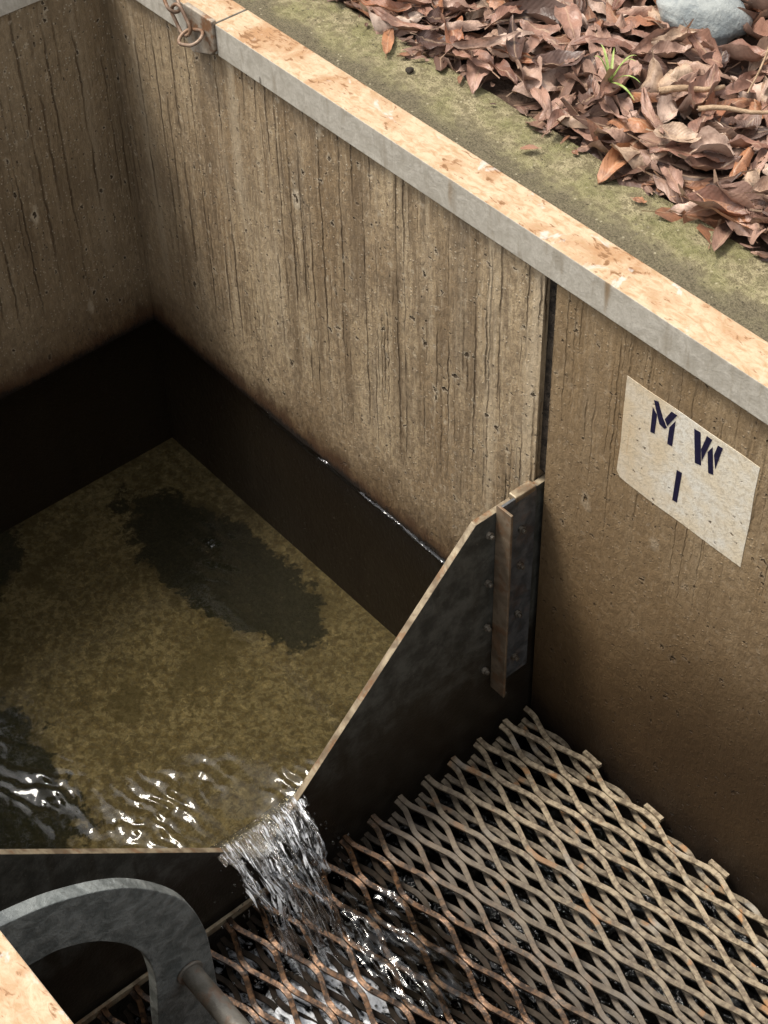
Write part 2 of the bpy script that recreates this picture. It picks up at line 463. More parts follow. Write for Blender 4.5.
def mat_water(name, tint, bumpd, foam=False, flow=False, ior=1.33):
    t = T(name)
    x, y, z = t.xyz
    if flow:
        uv = t.sep(t.uv)
        h = t.noise(t.vec(t.mul(uv[0], 34), t.mul(uv[1], 3.2), 0), 1, 4, 0.6, 0.5)
        h2 = t.noise(t.vec(t.mul(uv[0], 70), t.mul(uv[1], 9), 2), 1, 3, 0.6, 0.8)
        hh = t.add(h, t.mul(h2, 0.6))
    else:
        h = t.noise(t.pos, 34, 3, 0.5, 0.7)
        h2 = t.noise(t.pos, 95, 3, 0.5, 0.7)
        hh = t.add(h, t.mul(h2, 0.3))
    nrm = t.bump(hh, bumpd, 1.0)
    fr = t.n('ShaderNodeFresnel')
    fr.inputs['IOR'].default_value = ior
    t.put(fr.inputs['Normal'], nrm)
    tr = t.n('ShaderNodeBsdfTransparent')
    t.put(tr.inputs[0], tint)
    gl = t.n('ShaderNodeBsdfGlossy')
    t.put(gl.inputs['Roughness'], 0.03)
    t.put(gl.inputs['Color'], (1, 1, 1))
    t.put(gl.inputs['Normal'], nrm)
    ms = t.n('ShaderNodeMixShader')
    t.put(ms.inputs[0], fr.outputs[0])
    t.put(ms.inputs[1], tr.outputs[0])
    t.put(ms.inputs[2], gl.outputs[0])
    res = ms.outputs[0]
    if foam:
        if flow:
            uv = t.sep(t.uv)
            f = t.mul(t.rng(t.add(t.mul(h, 0.55), t.mul(h2, 0.45)), 0.53, 0.565), t.mul(t.rng(uv[1], 0.03, 0.10), t.rng(uv[1], 0.30, 0.70, 1, 0.35)))
            cl = t.noise(t.vec(t.mul(uv[0], 5), t.mul(uv[1], 3), 7), 1, 3, 0.6)
            f = t.mul(f, t.rng(cl, 0.38, 0.50))
        else:
            dx, dy = t.sub(x, 1.17), t.sub(y, -0.56)
            d = t.m('SQRT', t.add(t.mul(dx, dx), t.mul(t.mul(dy, dy), 1.3)))
            fn = t.noise(t.vec(t.mul(x, 22), t.mul(y, 40), 0), 1, 5, 0.65, 1.2)
            f = t.mul(t.rng(t.add(fn, t.rng(d, 0.0, 0.25, 0.08, -0.10)), 0.46, 0.62), t.rng(d, 0.10, 0.34, 0.9, 0))
        df = t.bsdf((0.78, 0.80, 0.84), 0.3, 0, nrm, 0.5)
        m2 = t.n('ShaderNodeMixShader')
        t.put(m2.inputs[0], f)
        t.put(m2.inputs[1], res)
        t.put(m2.inputs[2], df)
        res = m2.outputs[0]
    return t.done(res)


def mat_plain(name, a, b, sc, rough=0.8, bd=0.003, spec=0.3):
    t = T(name)
    n1 = t.noise(t.pos, sc, 5, 0.62)
    n2 = t.noise(t.pos, sc * 7, 3, 0.6)
    c = t.mix(t.rng(t.add(t.mul(n1, 0.7), t.mul(n2, 0.3)), 0.36, 0.64), a, b)
    return t.done(t.bsdf(c, rough, 0, t.bump(t.add(n1, t.mul(n2, 0.4)), bd, 0.8), spec))


def mat_leaf(name, cols, litter=False):
    t = T(name)
    if litter:
        r = t.geo.outputs['Random Per Island']
    else:
        oi = t.n('ShaderNodeObjectInfo')
        r = oi.outputs['Random']
    cr = t.n('ShaderNodeValToRGB')
    cr.color_ramp.interpolation = 'CONSTANT' if litter else 'LINEAR'
    els = cr.color_ramp.elements
    while len(els) < len(cols):
        els.new(0.5)
    for i, cc in enumerate(cols):
        els[i].position = i / len(cols)
        els[i].color = (*cc, 1)
    t.put(cr.inputs[0], r)
    uv = t.sep(t.uv)
    n1 = t.noise(t.pos, 40, 4, 0.62)
    n2 = t.noise(t.pos, 210, 3, 0.6)
    c = t.mix(t.mul(t.rng(n1, 0.42, 0.66), 0.65), cr.outputs[0], (0.10, 0.052, 0.036))
    c = t.mix(t.mul(t.rng(n2, 0.5, 0.75), 0.3), c, (0.11, 0.06, 0.042))
    c = t.mix(t.mul(t.geo.outputs['Backfacing'], 0.45), c, (0.36, 0.245, 0.185))
    rib = t.rng(t.m('ABSOLUTE', t.sub(uv[1], 0.5)), 0.015, 0.05, 1, 0)
    c = t.mix(t.mul(rib, 0.45), c, (0.46, 0.32, 0.21))
    veins = t.n('ShaderNodeTexWave')
    t.put(veins.inputs['Vector'], t.vec(t.add(uv[0], t.mul(t.m('ABSOLUTE', t.sub(uv[1], 0.5)), -0.5)), 0, 0))
    t.put(veins.inputs['Scale'], 4.0)
    h = t.add(t.mul(veins.outputs['Fac'], 0.10), t.add(n1, t.mul(n2, 0.3)))
    return t.done(t.bsdf(c, t.rng(n1, 0.3, 0.7, 0.38, 0.62), 0, t.bump(h, 0.0022, 0.7), 0.45))


M = {
    'conc': mat_concrete(), 'moss': mat_moss(), 'top': mat_rusty_top(), 'plate': mat_plate(), 'grate': mat_grate('rusty_expanded_steel', 1.0, (0.020, 0.010, 0.005), (0.13, 0.065, 0.030)),
    'grate_low': mat_grate('rusty_expanded_steel_shaded', 0.66, (0.006, 0.004, 0.002), (0.014, 0.008, 0.005), 0.7, 0.0, 0.1),  # darker copy of the same steel: shade below the upper sheet painted in
    'paint': mat_paint(), 'letter': mat_letter(), 'floor': mat_floor(),
    'pool': mat_water('clear_pool_water', (0.84, 0.80, 0.66), 0.0003, ior=1.31),
    'tail': mat_water('churned_dark_water', (0.10, 0.10, 0.09), 0.010, foam=True),
    'jet': mat_water('falling_water', (0.90, 0.91, 0.92), 0.0055, foam=True, flow=True),
    'film': mat_water('thin_water_film', (0.62, 0.62, 0.60), 0.0015),
    'bracket': mat_zinc('weathered_grey_zinc', (0.125, 0.137, 0.132), (0.25, 0.265, 0.255), 0.45, 42, 0.006),
    'rod': mat_zinc('dull_brown_steel', (0.12, 0.11, 0.09), (0.20, 0.185, 0.16), 0.5, rust=0.4),
    'edge': mat_zinc('worn_bare_steel_edge', (0.17, 0.125, 0.08), (0.38, 0.31, 0.21), 0.5, 40, 0.002, 0.4, 0.6),
    'angle': mat_zinc('brown_stained_steel', (0.16, 0.115, 0.075), (0.25, 0.19, 0.13), 0.6, 40, 0.002, 0.4, 0.5),
    'angle2': mat_zinc('blue_grey_stained_steel', (0.07, 0.075, 0.08), (0.16, 0.165, 0.17), 0.5, 40, 0.003, 0.4, 0.2),
    'bolt': mat_zinc('corroded_bolt_steel', (0.10, 0.085, 0.065), (0.20, 0.175, 0.14), 0.55, 120, 0.002, 0.5, 0.2),
    'lug': mat_zinc('rusted_lug_steel', (0.24, 0.19, 0.14), (0.36, 0.31, 0.25), 0.6, 45, 0.002, 0.4, 0.8),
    'chain': mat_zinc('rusty_pink_chain_steel', (0.17, 0.105, 0.07), (0.30, 0.215, 0.155), 0.55, 60, 0.001, 0.4, 0.5),
    'slot': mat_plain('black_joint_grime', (0.014, 0.011, 0.009), (0.075, 0.058, 0.042), 70, 0.85, 0.006),
    'soil': mat_plain('dark_leaf_mould', (0.055, 0.034, 0.024), (0.15, 0.095, 0.065), 18, 0.95, 0.012),
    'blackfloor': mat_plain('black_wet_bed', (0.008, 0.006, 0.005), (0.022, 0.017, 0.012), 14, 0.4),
    'stone': mat_plain('blue_grey_stone', (0.17, 0.19, 0.195), (0.33, 0.345, 0.33), 22, 0.75, 0.006),
    'twig': mat_plain('pale_dry_twig', (0.25, 0.16, 0.095), (0.44, 0.31, 0.20), 60, 0.8),
    'grass': mat_plain('fresh_green_blade', (0.16, 0.24, 0.05), (0.36, 0.42, 0.14), 50, 0.5, 0.0005),
    'chip': mat_plain('dark_bark_chip', (0.015, 0.011, 0.008), (0.04, 0.03, 0.02), 80),
}


# ------------------------------------------------------------------ object helpers
def link(name, bm, mat, parent=None, smooth=False, bevel=0.0):
    me = bpy.data.meshes.new(name)
    bm.to_mesh(me)
    bm.free()
    for mm in (mat if isinstance(mat, (list, tuple)) else [mat]):
        me.materials.append(mm)
    if smooth:
        for p in me.polygons:
            p.use_smooth = True
    o = bpy.data.objects.new(name, me)
    COL.objects.link(o)
    if parent:
        o.parent = parent
    if bevel:
        md = o.modifiers.new('bevel', 'BEVEL')
        md.width = bevel
        md.segments = 2
        md.limit_method = 'ANGLE'
    return o


def tag(o, label=None, cat=None, group=None, kind=None):
    for k, v in (('label', label), ('category', cat), ('group', group), ('kind', kind)):
        if v:
            o[k] = v
    return o


def empty(name, loc=(0, 0, 0), **kw):
    o = bpy.data.objects.new(name, None)
    o.empty_display_size = 0.05
    o.location = loc
    COL.objects.link(o)
    tag(o, **kw)
    return o


def box(bm, x0, x1, y0, y1, z0, z1, mi=0):
    v = [bm.verts.new(p) for p in ((x0, y0, z0), (x1, y0, z0), (x1, y1, z0), (x0, y1, z0), (x0, y0, z1), (x1, y0, z1), (x1, y1, z1), (x0, y1, z1))]
    fs = [(3, 2, 1, 0), (4, 5, 6, 7), (0, 1, 5, 4), (1, 2, 6, 5), (2, 3, 7, 6), (3, 0, 4, 7)]
    for f in fs:
        q = bm.faces.new([v[i] for i in f])
        q.material_index = mi


def prism(bm, pts, ext, cap=True):
    """closed outline pts (list of Vector) pushed along ext"""
    e = Vector(ext)
    a = [bm.verts.new(p) for p in pts]
    b = [bm.verts.new(Vector(p) + e) for p in pts]
    n = len(pts)
    sides = []
    for i in range(n):
        sides.append(bm.faces.new((a[i], a[(i + 1) % n], b[(i + 1) % n], b[i])))
    bm.faces.new(list(reversed(a)))
    bm.faces.new(b)
    return sides


def tube(bm, pts, r, seg=8, closed=False, caps=True):
    pts = [Vector(p) for p in pts]
    n = len(pts)
    rings = []
    prev = None
    for i, p in enumerate(pts):
        if closed:
            d = (pts[(i + 1) % n] - pts[i - 1]).normalized()
        else:
            d = (pts[min(i + 1, n - 1)] - pts[max(i - 1, 0)]).normalized()
        if prev is None:
            a = d.orthogonal().normalized()
        else:
            a = (prev - d * prev.dot(d)).normalized()
        prev = a
        b = d.cross(a)
        rr = r[i] if isinstance(r, (list, tuple)) else r
        rings.append([bm.verts.new(p + (a * math.cos(k * 2 * math.pi / seg) + b * math.sin(k * 2 * math.pi / seg)) * rr) for k in range(seg)])
    for i in range(n if closed else n - 1):
        A, B = rings[i], rings[(i + 1) % n]
        for k in range(seg):
            bm.faces.new((A[k], A[(k + 1) % seg], B[(k + 1) % seg], B[k]))
    if caps and not closed:
        bm.faces.new(list(reversed(rings[0])))
        bm.faces.new(rings[-1])


ZT = 0.7255          # top of the steel edging
SW = 0.050           # steel leg
ZL = 0.7205          # concrete ledge
ZB = -0.62           # foot of the walls
XE = 3.2             # downstream end
YW = -1.0            # inner face of the near wall


def steel_angle(parent, x0, x1, y_face, out):
    """equal angle along x: vertical leg on the inner face, top leg lying on the wall"""
    bm = bmesh.new()
    t_ = 0.005
    yo = y_face - out * 0.008
    prof = [(yo, ZT - SW), (yo, ZT), (yo + out * (SW + 0.008), ZT), (yo + out * (SW + 0.008), ZT - t_), (yo + out * 0.0075, ZT - t_), (yo + out * 0.0075, ZT - SW)]
    pts = [Vector((x0, a, b)) for a, b in prof]
    if out < 0:
        pts.reverse()
    prism(bm, pts, (x1 - x0, 0, 0))
    bmesh.ops.recalc_face_normals(bm, faces=bm.faces)
    return link('edge_angle', bm, M['top'], parent, bevel=0.0012)


# ------------------------------------------------------------------ the setting
bm = bmesh.new()
bmesh.ops.create_grid(bm, x_segments=2, y_segments=2, size=0.5)
bmesh.ops.scale(bm, vec=(0.98, 0.999, 1), verts=bm.verts)
bmesh.ops.translate(bm, vec=(0.482, -0.5, -0.2935), verts=bm.verts)
tag(link('channel_floor', bm, M['floor']), kind='structure')
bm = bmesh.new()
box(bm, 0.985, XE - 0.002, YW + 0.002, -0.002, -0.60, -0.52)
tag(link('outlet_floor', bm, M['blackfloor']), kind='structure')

# ground: one sheet with the channel cut out of it
bm = bmesh.new()
xs = [-60, -0.19, XE + 0.19, 60]
ys = [-60, YW - 0.171, 0.171, 60]
for i in range(3):
    for j in range(3):
        if i == 1 and j == 1:
            continue
        v = [bm.verts.new((a, b, 0.712)) for a, b in ((xs[i], ys[j]), (xs[i + 1], ys[j]), (xs[i + 1], ys[j + 1]), (xs[i], ys[j + 1]))]
        bm.faces.new(v)
bmesh.ops.remove_doubles(bm, verts=bm.verts, dist=1e-5)
tag(link('ground', bm, M['soil']), kind='structure')

# long wall
lw = empty('concrete_wall', (0, 0, 0), label='long streaked concrete channel wall under the mossy ledge, painted MW 1', cat='wall')
bm = bmesh.new()
GX0, GX1, GD = 0.9635, 0.984, 0.024
pts = [(-0.17, 0), (GX0, 0), (GX0, GD), (GX1, GD), (GX1, 0), (XE, 0), (XE, 0.170), (-0.17, 0.170)]
prism(bm, [Vector((a, b, ZB)) for a, b in pts], (0, 0, ZL - 0.009 - ZB))
bmesh.ops.recalc_face_normals(bm, faces=bm.faces)
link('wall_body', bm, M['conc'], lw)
bm = bmesh.new()
bmesh.ops.create_grid(bm, x_segments=340, y_segments=14, size=0.5)
for v in bm.verts:
    v.co = Vector((-0.17 + (v.co.x + 0.5) * (XE + 0.17), 0.0475 + (v.co.y + 0.5) * (0.1745 - 0.0475), 0))
    v.co.z = ZL + 0.0025 * mnoise.fractal(v.co * 16, 1, 2, 3) - max(0, v.co.y - 0.165) * 1.2
link('mossy_ledge', bm, M['moss'], lw, smooth=True)
steel_angle(lw, 0.304, XE, 0, 1)
a2 = steel_angle(lw, -0.004, 0.3005, 0, 1)
bm = bmesh.new()
box(bm, GX0 + 0.0005, GX1 - 0.0005, 0.009, GD - 0.0005, 0.331, 0.675)
link('joint_filler', bm, M['slot'], lw)

# painted panel on the long wall
pn = [(1.1095, 0.6022), (1.145, 0.6015), (1.19, 0.6026), (1.24, 0.6018), (1.29, 0.6024), (1.3185, 0.6015), (1.3178, 0.56), (1.3186, 0.51), (1.3172, 0.465), (1.3168, 0.4322),
      (1.27, 0.4318), (1.22, 0.4326), (1.17, 0.4315), (1.125, 0.433), (1.114, 0.4345), (1.1086, 0.442), (1.1094, 0.49), (1.1086, 0.55)]
bm = bmesh.new()
prism(bm, [Vector((a + random.uniform(-.0006, .0006), -0.0006, b)) for a, b in pn], (0, 0.0006 + 0.001, 0))
bmesh.ops.recalc_face_normals(bm, faces=bm.faces)
panel = link('painted_panel', bm, M['paint'], lw)
strokes = [[(1.1543, 0.5822), (1.1619, 0.5747), (1.1618, 0.5438), (1.1551, 0.542)],
           [(1.1548, 0.5939), (1.1618, 0.5961), (1.1714, 0.5765), (1.1792, 0.5659), (1.1759, 0.5615), (1.1675, 0.5637), (1.1616, 0.577)],
           [(1.183, 0.5948), (1.1922, 0.5949), (1.1796, 0.5688), (1.1744, 0.5764)],
           [(1.183, 0.5693), (1.1908, 0.5848), (1.1906, 0.5435), (1.1829, 0.5421)],
           [(1.2196, 0.5928), (1.2293, 0.5935), (1.237, 0.5454), (1.2277, 0.5429)],
           [(1.2391, 0.5948), (1.2473, 0.5946), (1.2371, 0.553), (1.2338, 0.5699)],
           [(1.2436, 0.5726), (1.2496, 0.5845), (1.2565, 0.5443), (1.2491, 0.5418)],
           [(1.2567, 0.5922), (1.2641, 0.5929), (1.2581, 0.5554), (1.2532, 0.5744)],
           [(1.2026, 0.5121), (1.2108, 0.5133), (1.2094, 0.4613), (1.202, 0.46)]]
bm = bmesh.new()
for s_ in strokes:
    pp = [Vector((a, -0.0011, b)) for a, b in s_]
    prism(bm, pp, (0, 0.0007, 0))
bmesh.ops.recalc_face_normals(bm, faces=bm.faces)
link('stencil_lettering', bm, M['letter'], panel)

# back wall
bw = empty('concrete_wall', (0, 0, 0), label='shadowed brown concrete end wall closing the upstream end of the pool', cat='wall')
bm = bmesh.new()
box(bm, -0.17, 0, -1.17, -0.0005, ZB, ZL - 0.001)
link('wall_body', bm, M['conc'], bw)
bm = bmesh.new()
prof = [(0.004, ZT - SW), (0.004, ZT), (-0.05, ZT), (-0.05, ZT - 0.005), (-0.001, ZT - 0.005), (-0.001, ZT - SW)]
prism(bm, [Vector((a, -0.006, b)) for a, b in prof], (0, -0.988, 0))
bmesh.ops.recalc_face_normals(bm, faces=bm.faces)
link('edge_angle', bm, M['top'], bw, bevel=0.0012)

# near wall
nw = empty('concrete_wall', (0, 0, 0), label='near concrete channel wall with a bright rusted steel edge at bottom left', cat='wall')
bm = bmesh.new()
box(bm, 0.0005, XE, -1.17, YW, ZB, ZL - 0.001)
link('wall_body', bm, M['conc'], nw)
steel_angle(nw, 0.006, XE, YW, -1)
# downstream end
ew = empty('concrete_wall', (0, 0, 0), label='concrete end wall at the downstream end of the outlet pit', cat='wall')
bm = bmesh.new()
box(bm, XE + 0.0005, XE + 0.17, -1.17, 0.17, ZB, ZL - 0.001)
link('wall_body', bm, M['conc'], ew)

# ------------------------------------------------------------------ weir plate
XP = 0.9665          # upstream face
TP = 0.010
wp = empty('weir_plate', (XP, -0.5, -0.5), label='dark steel weir plate with a V notch between pool and grating', cat='weir plate')
off = Vector((-XP, 0.5, 0.5))


def rel(o, root):
    o.location = -root.location
    return o


ys_, zt_, ya_, za_ = -0.1185, 0.3176, -0.5075, -0.0715
yl_ = 2 * ya_ - ys_
outl = [(0.021, zt_), (ys_, zt_), (ya_, za_), (yl_, zt_), (-0.9995, zt_), (-0.9995, -0.56), (-0.001, -0.56), (-0.001, -0.30), (0.021, -0.30)]
outl = [(0.021, zt_), (ys_, zt_), (ya_, za_), (yl_, zt_), (-0.9995, zt_), (-0.9995, -0.515), (0.021, -0.515)]
bm = bmesh.new()
sides = prism(bm, [Vector((XP, a, b)) for a, b in outl], (TP, 0, 0))
for i in range(0, 4):
    sides[i].material_index = 1
bmesh.ops.recalc_face_normals(bm, faces=bm.faces)
rel(link('plate', bm, [M['plate'], M['edge']], wp, bevel=0.0008), wp)
XF = XP + TP
for side in (1, -1):
    def yy(v):
        return v if side == 1 else 2 * ya_ - v
    bm = bmesh.new()
    y0, y1 = sorted((yy(-0.083), yy(-0.079)))
    box(bm, XF + 0.0005, XF + 0.030, y0, y1, -0.055, 0.333)
    b_ = rel(link('bracket_flange', bm, M['angle'], wp, bevel=0.0008), wp)
    bm = bmesh.new()
    y0, y1 = sorted((yy(-0.0785), yy(-0.012)))
    box(bm, XF + 0.0005, XF + 0.005, y0, y1, -0.055, 0.326)
    rel(link('bracket_flange', bm, M['angle2'], wp, bevel=0.0008), wp)
    for (by, bz) in [(-0.096, 0.285), (-0.096, 0.188), (-0.096, 0.093), (-0.097, -0.004), (-0.040, 0.262), (-0.040, 0.188), (-0.040, 0.085), (-0.042, -0.012), (-0.060, -0.083)]:
        bm = bmesh.new()
        r_ = 0.0060
        hx = [Vector((XF + (0.0003 if by < -0.09 or bz < -0.06 else 0.0052), yy(by) + r_ * math.cos(k * math.pi / 3 + 0.3), bz + r_ * math.sin(k * math.pi / 3 + 0.3))) for k in range(6)]
        prism(bm, hx, (0.0055, 0, 0))
        c_ = Vector((hx[0].x + 0.0055, yy(by), bz))
        hx2 = [c_ + Vector((0, 0.0035 * math.cos(k * math.pi / 4), 0.0035 * math.sin(k * math.pi / 4))) for k in range(8)]
        prism(bm, hx2, (0.005, 0, 0))
        bmesh.ops.recalc_face_normals(bm, faces=bm.faces)
        rel(link('bolt', bm, M['bolt'], wp, bevel=0.0008), wp)
# chipped cap of packing where the plate meets the wall
bm = bmesh.new()
box(bm, XP + 0.001, XF + 0.006, -0.052, -0.014, zt_ + 0.0005, zt_ + 0.011)
rel(link('packing_strip', bm, M['edge'], wp, bevel=0.002), wp)

# ------------------------------------------------------------------ water
NX, NY = 320, 340
RIP = [(0.875, -0.635, 0.07, 0.07, 1.1), (0.865, -0.535, 0.035, 0.055, 1.0), (0.75, -0.70, 0.05, 0.04, 1.0), (0.945, -0.425, 0.02, 0.035, 0.9), (0.93, -0.50, 0.035, 0.04, 0.55),
       (0.52, -0.25, 0.06, 0.035, 0.45), (0.93, -0.74, 0.03, 0.05, 0.7), (0.62, -0.75, 0.10, 0.06, 0.4)]
bm = bmesh.new()
grid = []
for i in range(NX + 1):
    row = []
    for j in range(NY + 1):
        x = 0.001 + (XP - 0.002) * (i / NX) ** 0.9
        y = -0.999 + 0.998 * j / NY
        d = math.hypot(x - XP, (y - ya_) * 0.8)
        agit = 0.0
        for (ax, ay, rx_, ry_, am) in RIP:
            q_ = ((x - ax) / rx_) ** 2 + ((y - ay) / ry_) ** 2
            if q_ < 9:
                agit += am * math.exp(-q_)
        p = Vector((x, y, 0.0))
        z = 0
        if agit > 0.002:
            z = agit * (0.0085 * mnoise.fractal(Vector((x * 15, y * 26, 0.3)), 1, 2, 2) + 0.0045 * mnoise.fractal(Vector((x * 46, y * 62, 3.3)), 1, 2, 2))
            ph = 2 * math.pi * ((y - 0.40 * x) / 0.030 + 1.3 * mnoise.noise(Vector((x * 10, y * 10, 7))) + 0.35 * mnoise.noise(Vector((x * 38, y * 38, 2))))
            z = 0.55 * z + min(agit, 1.0) * 0.0021 * (math.sin(ph) - 0.25 * math.sin(2 * ph))
        z += 0.00035 * mnoise.noise(Vector((x * 9, y * 9, 5)))
        z -= 0.016 * math.exp(-(d / 0.055) ** 2)
        row.append(bm.verts.new((x, y, z)))
    grid.append(row)
for i in range(NX):
    for j in range(NY):
        bm.faces.new((grid[i][j], grid[i + 1][j], grid[i + 1][j + 1], grid[i][j + 1]))
tag(link('pool_water', bm, M['pool'], smooth=True), kind='structure')

bm = bmesh.new()
N2 = 220
grid = []
for i in range(N2 + 1):
    row = []
    for j in range(N2 + 1):
        x = 0.98 + 1.1 * i / N2
        y = -0.998 + 0.996 * j / N2
        d = math.hypot(x - 1.17, y + 0.56)
        a = 0.25 + 1.2 * math.exp(-(d / 0.22) ** 2)
        z = -0.235 + 0.06 * math.exp(-(d / 0.16) ** 2) + a * (0.022 * mnoise.fractal(Vector((x * 11, y * 16, 1.3)), 1, 2, 3) + 0.006 * mnoise.fractal(Vector((x * 40, y * 60, 8.3)), 1, 2, 2))
        row.append(bm.verts.new((x, y, z)))
    grid.append(row)
for i in range(N2):
    for j in range(N2):
        bm.faces.new((grid[i][j], grid[i + 1][j], grid[i + 1][j + 1], grid[i][j + 1]))
tag(link('outlet_water', bm, M['tail'], smooth=True), kind='structure')

# nappe spilling through the notch
bm = bmesh.new()
uvl = bm.loops.layers.uv.new('UVMap')
NS, NTT = 90, 90
G = 9.81


def nappe(s, tt, top):
    """s across the notch (-1..1), tt along the fall (0..1)"""
    w = 0.077
    tm = -0.012 + 0.215 * tt
    u0 = 0.80 + 0.16 * (1 - abs(s))
    y = ya_ + w * s * (1 - 0.10 * min(1, tt * 2)) - 0.012 * max(0, tt)
    zup = -0.016 + 0.012 * s * s
    zlo = za_ + abs(s) * 0.070
    z0 = zup if top else min(zup - 0.0005, zlo + 0.004)
    k = 1 - 0.65 * min(1, tt * 1.5)
    zc = (zup + zlo) / 2
    z0 = zc + (z0 - zc) * k
    t_ = max(0, tm)
    x = XP + TP * 0.2 + u0 * tm
    z = z0 - 0.5 * G * t_ * t_
    a = min(1, tt * 2.0)
    q = Vector((s * 7.0, tt * 2.2, 0.7 if top else 4.1))
    q2 = Vector((s * 17.0, tt * 6.0, 2.7))
    q.x += 1.1 * mnoise.noise(Vector((s * 3, tt * 2, 11)))
    n_ = mnoise.fractal(q, 1, 2, 3)
    n2_ = mnoise.noise(q2)
    x += a * (0.021 * n_ + 0.009 * n2_)
    z += a * (0.010 * n_)
    y += a * 0.009 * mnoise.noise(Vector((s * 5, tt * 5, 9)))
    return Vector((x, y, z))


for top in (True, False):
    g2 = [[bm.verts.new(nappe(-1 + 2 * i / NS, j / NTT, top)) for j in range(NTT + 1)] for i in range(NS + 1)]
    for i in range(NS):
        for j in range(NTT):
            s = -1 + 2 * (i + .5) / NS
            tt = (j + .5) / NTT
            if not top and tt > 0.16:
                continue
            hole = mnoise.fractal(Vector((s * 6.5, tt * 2.3, 12.0 if top else 15.0)), 1, 2, 3)
            if hole > 0.60 - 0.66 * tt and tt > 0.08:
                continue
            if abs(s) > 0.93 - 0.3 * max(0, tt - 0.2) + 0.25 * mnoise.noise(Vector((tt * 5, s, 3))) and tt > 0.2:
                continue
            f = bm.faces.new((g2[i][j], g2[i + 1][j], g2[i + 1][j + 1], g2[i][j + 1]))
            idx = ((i, j), (i + 1, j), (i + 1, j + 1), (i, j + 1))
            for l, (a, b) in zip(f.loops, idx):
                l[uvl].uv = (a / NS, b / NTT)
bmesh.ops.delete(bm, geom=[v for v in bm.verts if not v.link_faces], context='VERTS')
tag(link('falling_water', bm, M['jet'], smooth=True), kind='stuff')

# thin meniscus creeping up the long wall
bm = bmesh.new()
rows = []
for i in range(241):
    x = 0.30 + (XP - 0.302) * i / 240
    hh = 0.0034 * max(0.0, min(1, 0.55 + 1.6 * mnoise.noise(Vector((x * 14, 1, 2))) + (x - 0.62) * 3))
    rows.append([bm.verts.new((x, -0.0072 + 0.0068 * k / 7, 0.0004 + hh * (k / 7) ** 2)) for k in range(8)])
for i in range(240):
    for k in range(7):
        bm.faces.new((rows[i][k], rows[i + 1][k], rows[i + 1][k + 1], rows[i][k + 1]))
tag(link('pool_water_edge', bm, M['film'], smooth=True), kind='structure')

# water skidding over the mesh beside the fall
bm = bmesh.new()
g3 = [[None] * 61 for _ in range(121)]
for i in range(121):
    for j in range(61):
        a_, b_ = i / 120 * 2 - 1, j / 60 * 2 - 1
        x = 1.185 + 0.125 * a_ + 0.02 * b_
        y = -0.435 + 0.058 * b_ - 0.010 * a_
        z = -0.139 + 0.012 * (1 - a_ * a_) * (1 - b_ * b_) + 0.007 * mnoise.fractal(Vector((x * 14, y * 34, 4)), 1, 2, 3)
        g3[i][j] = bm.verts.new((x, y, z))
for i in range(120):
    for j in range(60):
        a_, b_ = i / 60 - 1, j / 30 - 1
        if a_ * a_ + b_ * b_ + 0.55 * mnoise.fractal(Vector((a_ * 2.5, b_ * 2.5, 6)), 1, 2, 3) > 0.85:
            continue
        bm.faces.new((g3[i][j], g3[i + 1][j], g3[i + 1][j + 1], g3[i][j + 1]))
bmesh.ops.delete(bm, geom=[v for v in bm.verts if not v.link_faces], context='VERTS')
tag(link('water_sheet', bm, M['film'], smooth=True), kind='stuff')

# spray drops
bm = bmesh.new()
rr = random.Random(5)
for k in range(420):
    s = rr.uniform(-1.05, 1.05)
    tt = rr.uniform(0.15, 1.0) ** 0.7
    p = nappe(s, tt, True)
    sp = 0.012 + 0.05 * tt * tt
    p += Vector((rr.gauss(0, sp), rr.gauss(0, sp), abs(rr.gauss(0, sp * 0.5))))
    if p.x < XF + 0.006:
        continue
    r = rr.uniform(0.0007, 0.0022)
    mt = Matrix.Translation(p) @ Matrix.Diagonal((r, r, r * rr.uniform(1, 2.2), 1))
    bmesh.ops.create_icosphere(bm, subdivisions=1, radius=1, matrix=mt)
for k in range(500):
    p = Vector((rr.gauss(1.2, 0.12), rr.gauss(-0.52, 0.15), rr.uniform(-0.225, -0.15)))
    if p.x < XF + 0.006 or p.y < -0.99 or p.y > -0.02:
        continue
    r = rr.uniform(0.0006, 0.0026)
    bmesh.ops.create_icosphere(bm, subdivisions=1, radius=1, matrix=Matrix.Translation(p) @ Matrix.Diagonal((r, r, r, 1)))
tag(link('water_spray', bm, M['film'], smooth=True), kind='stuff')


# ------------------------------------------------------------------ expanded metal gratings
def wave(c):
    q = 1.42 * (math.asin(max(-1, min(1, c))) / (math.pi / 2))
    return q / (1 + abs(q) ** 9) ** (1 / 9) * 1.015


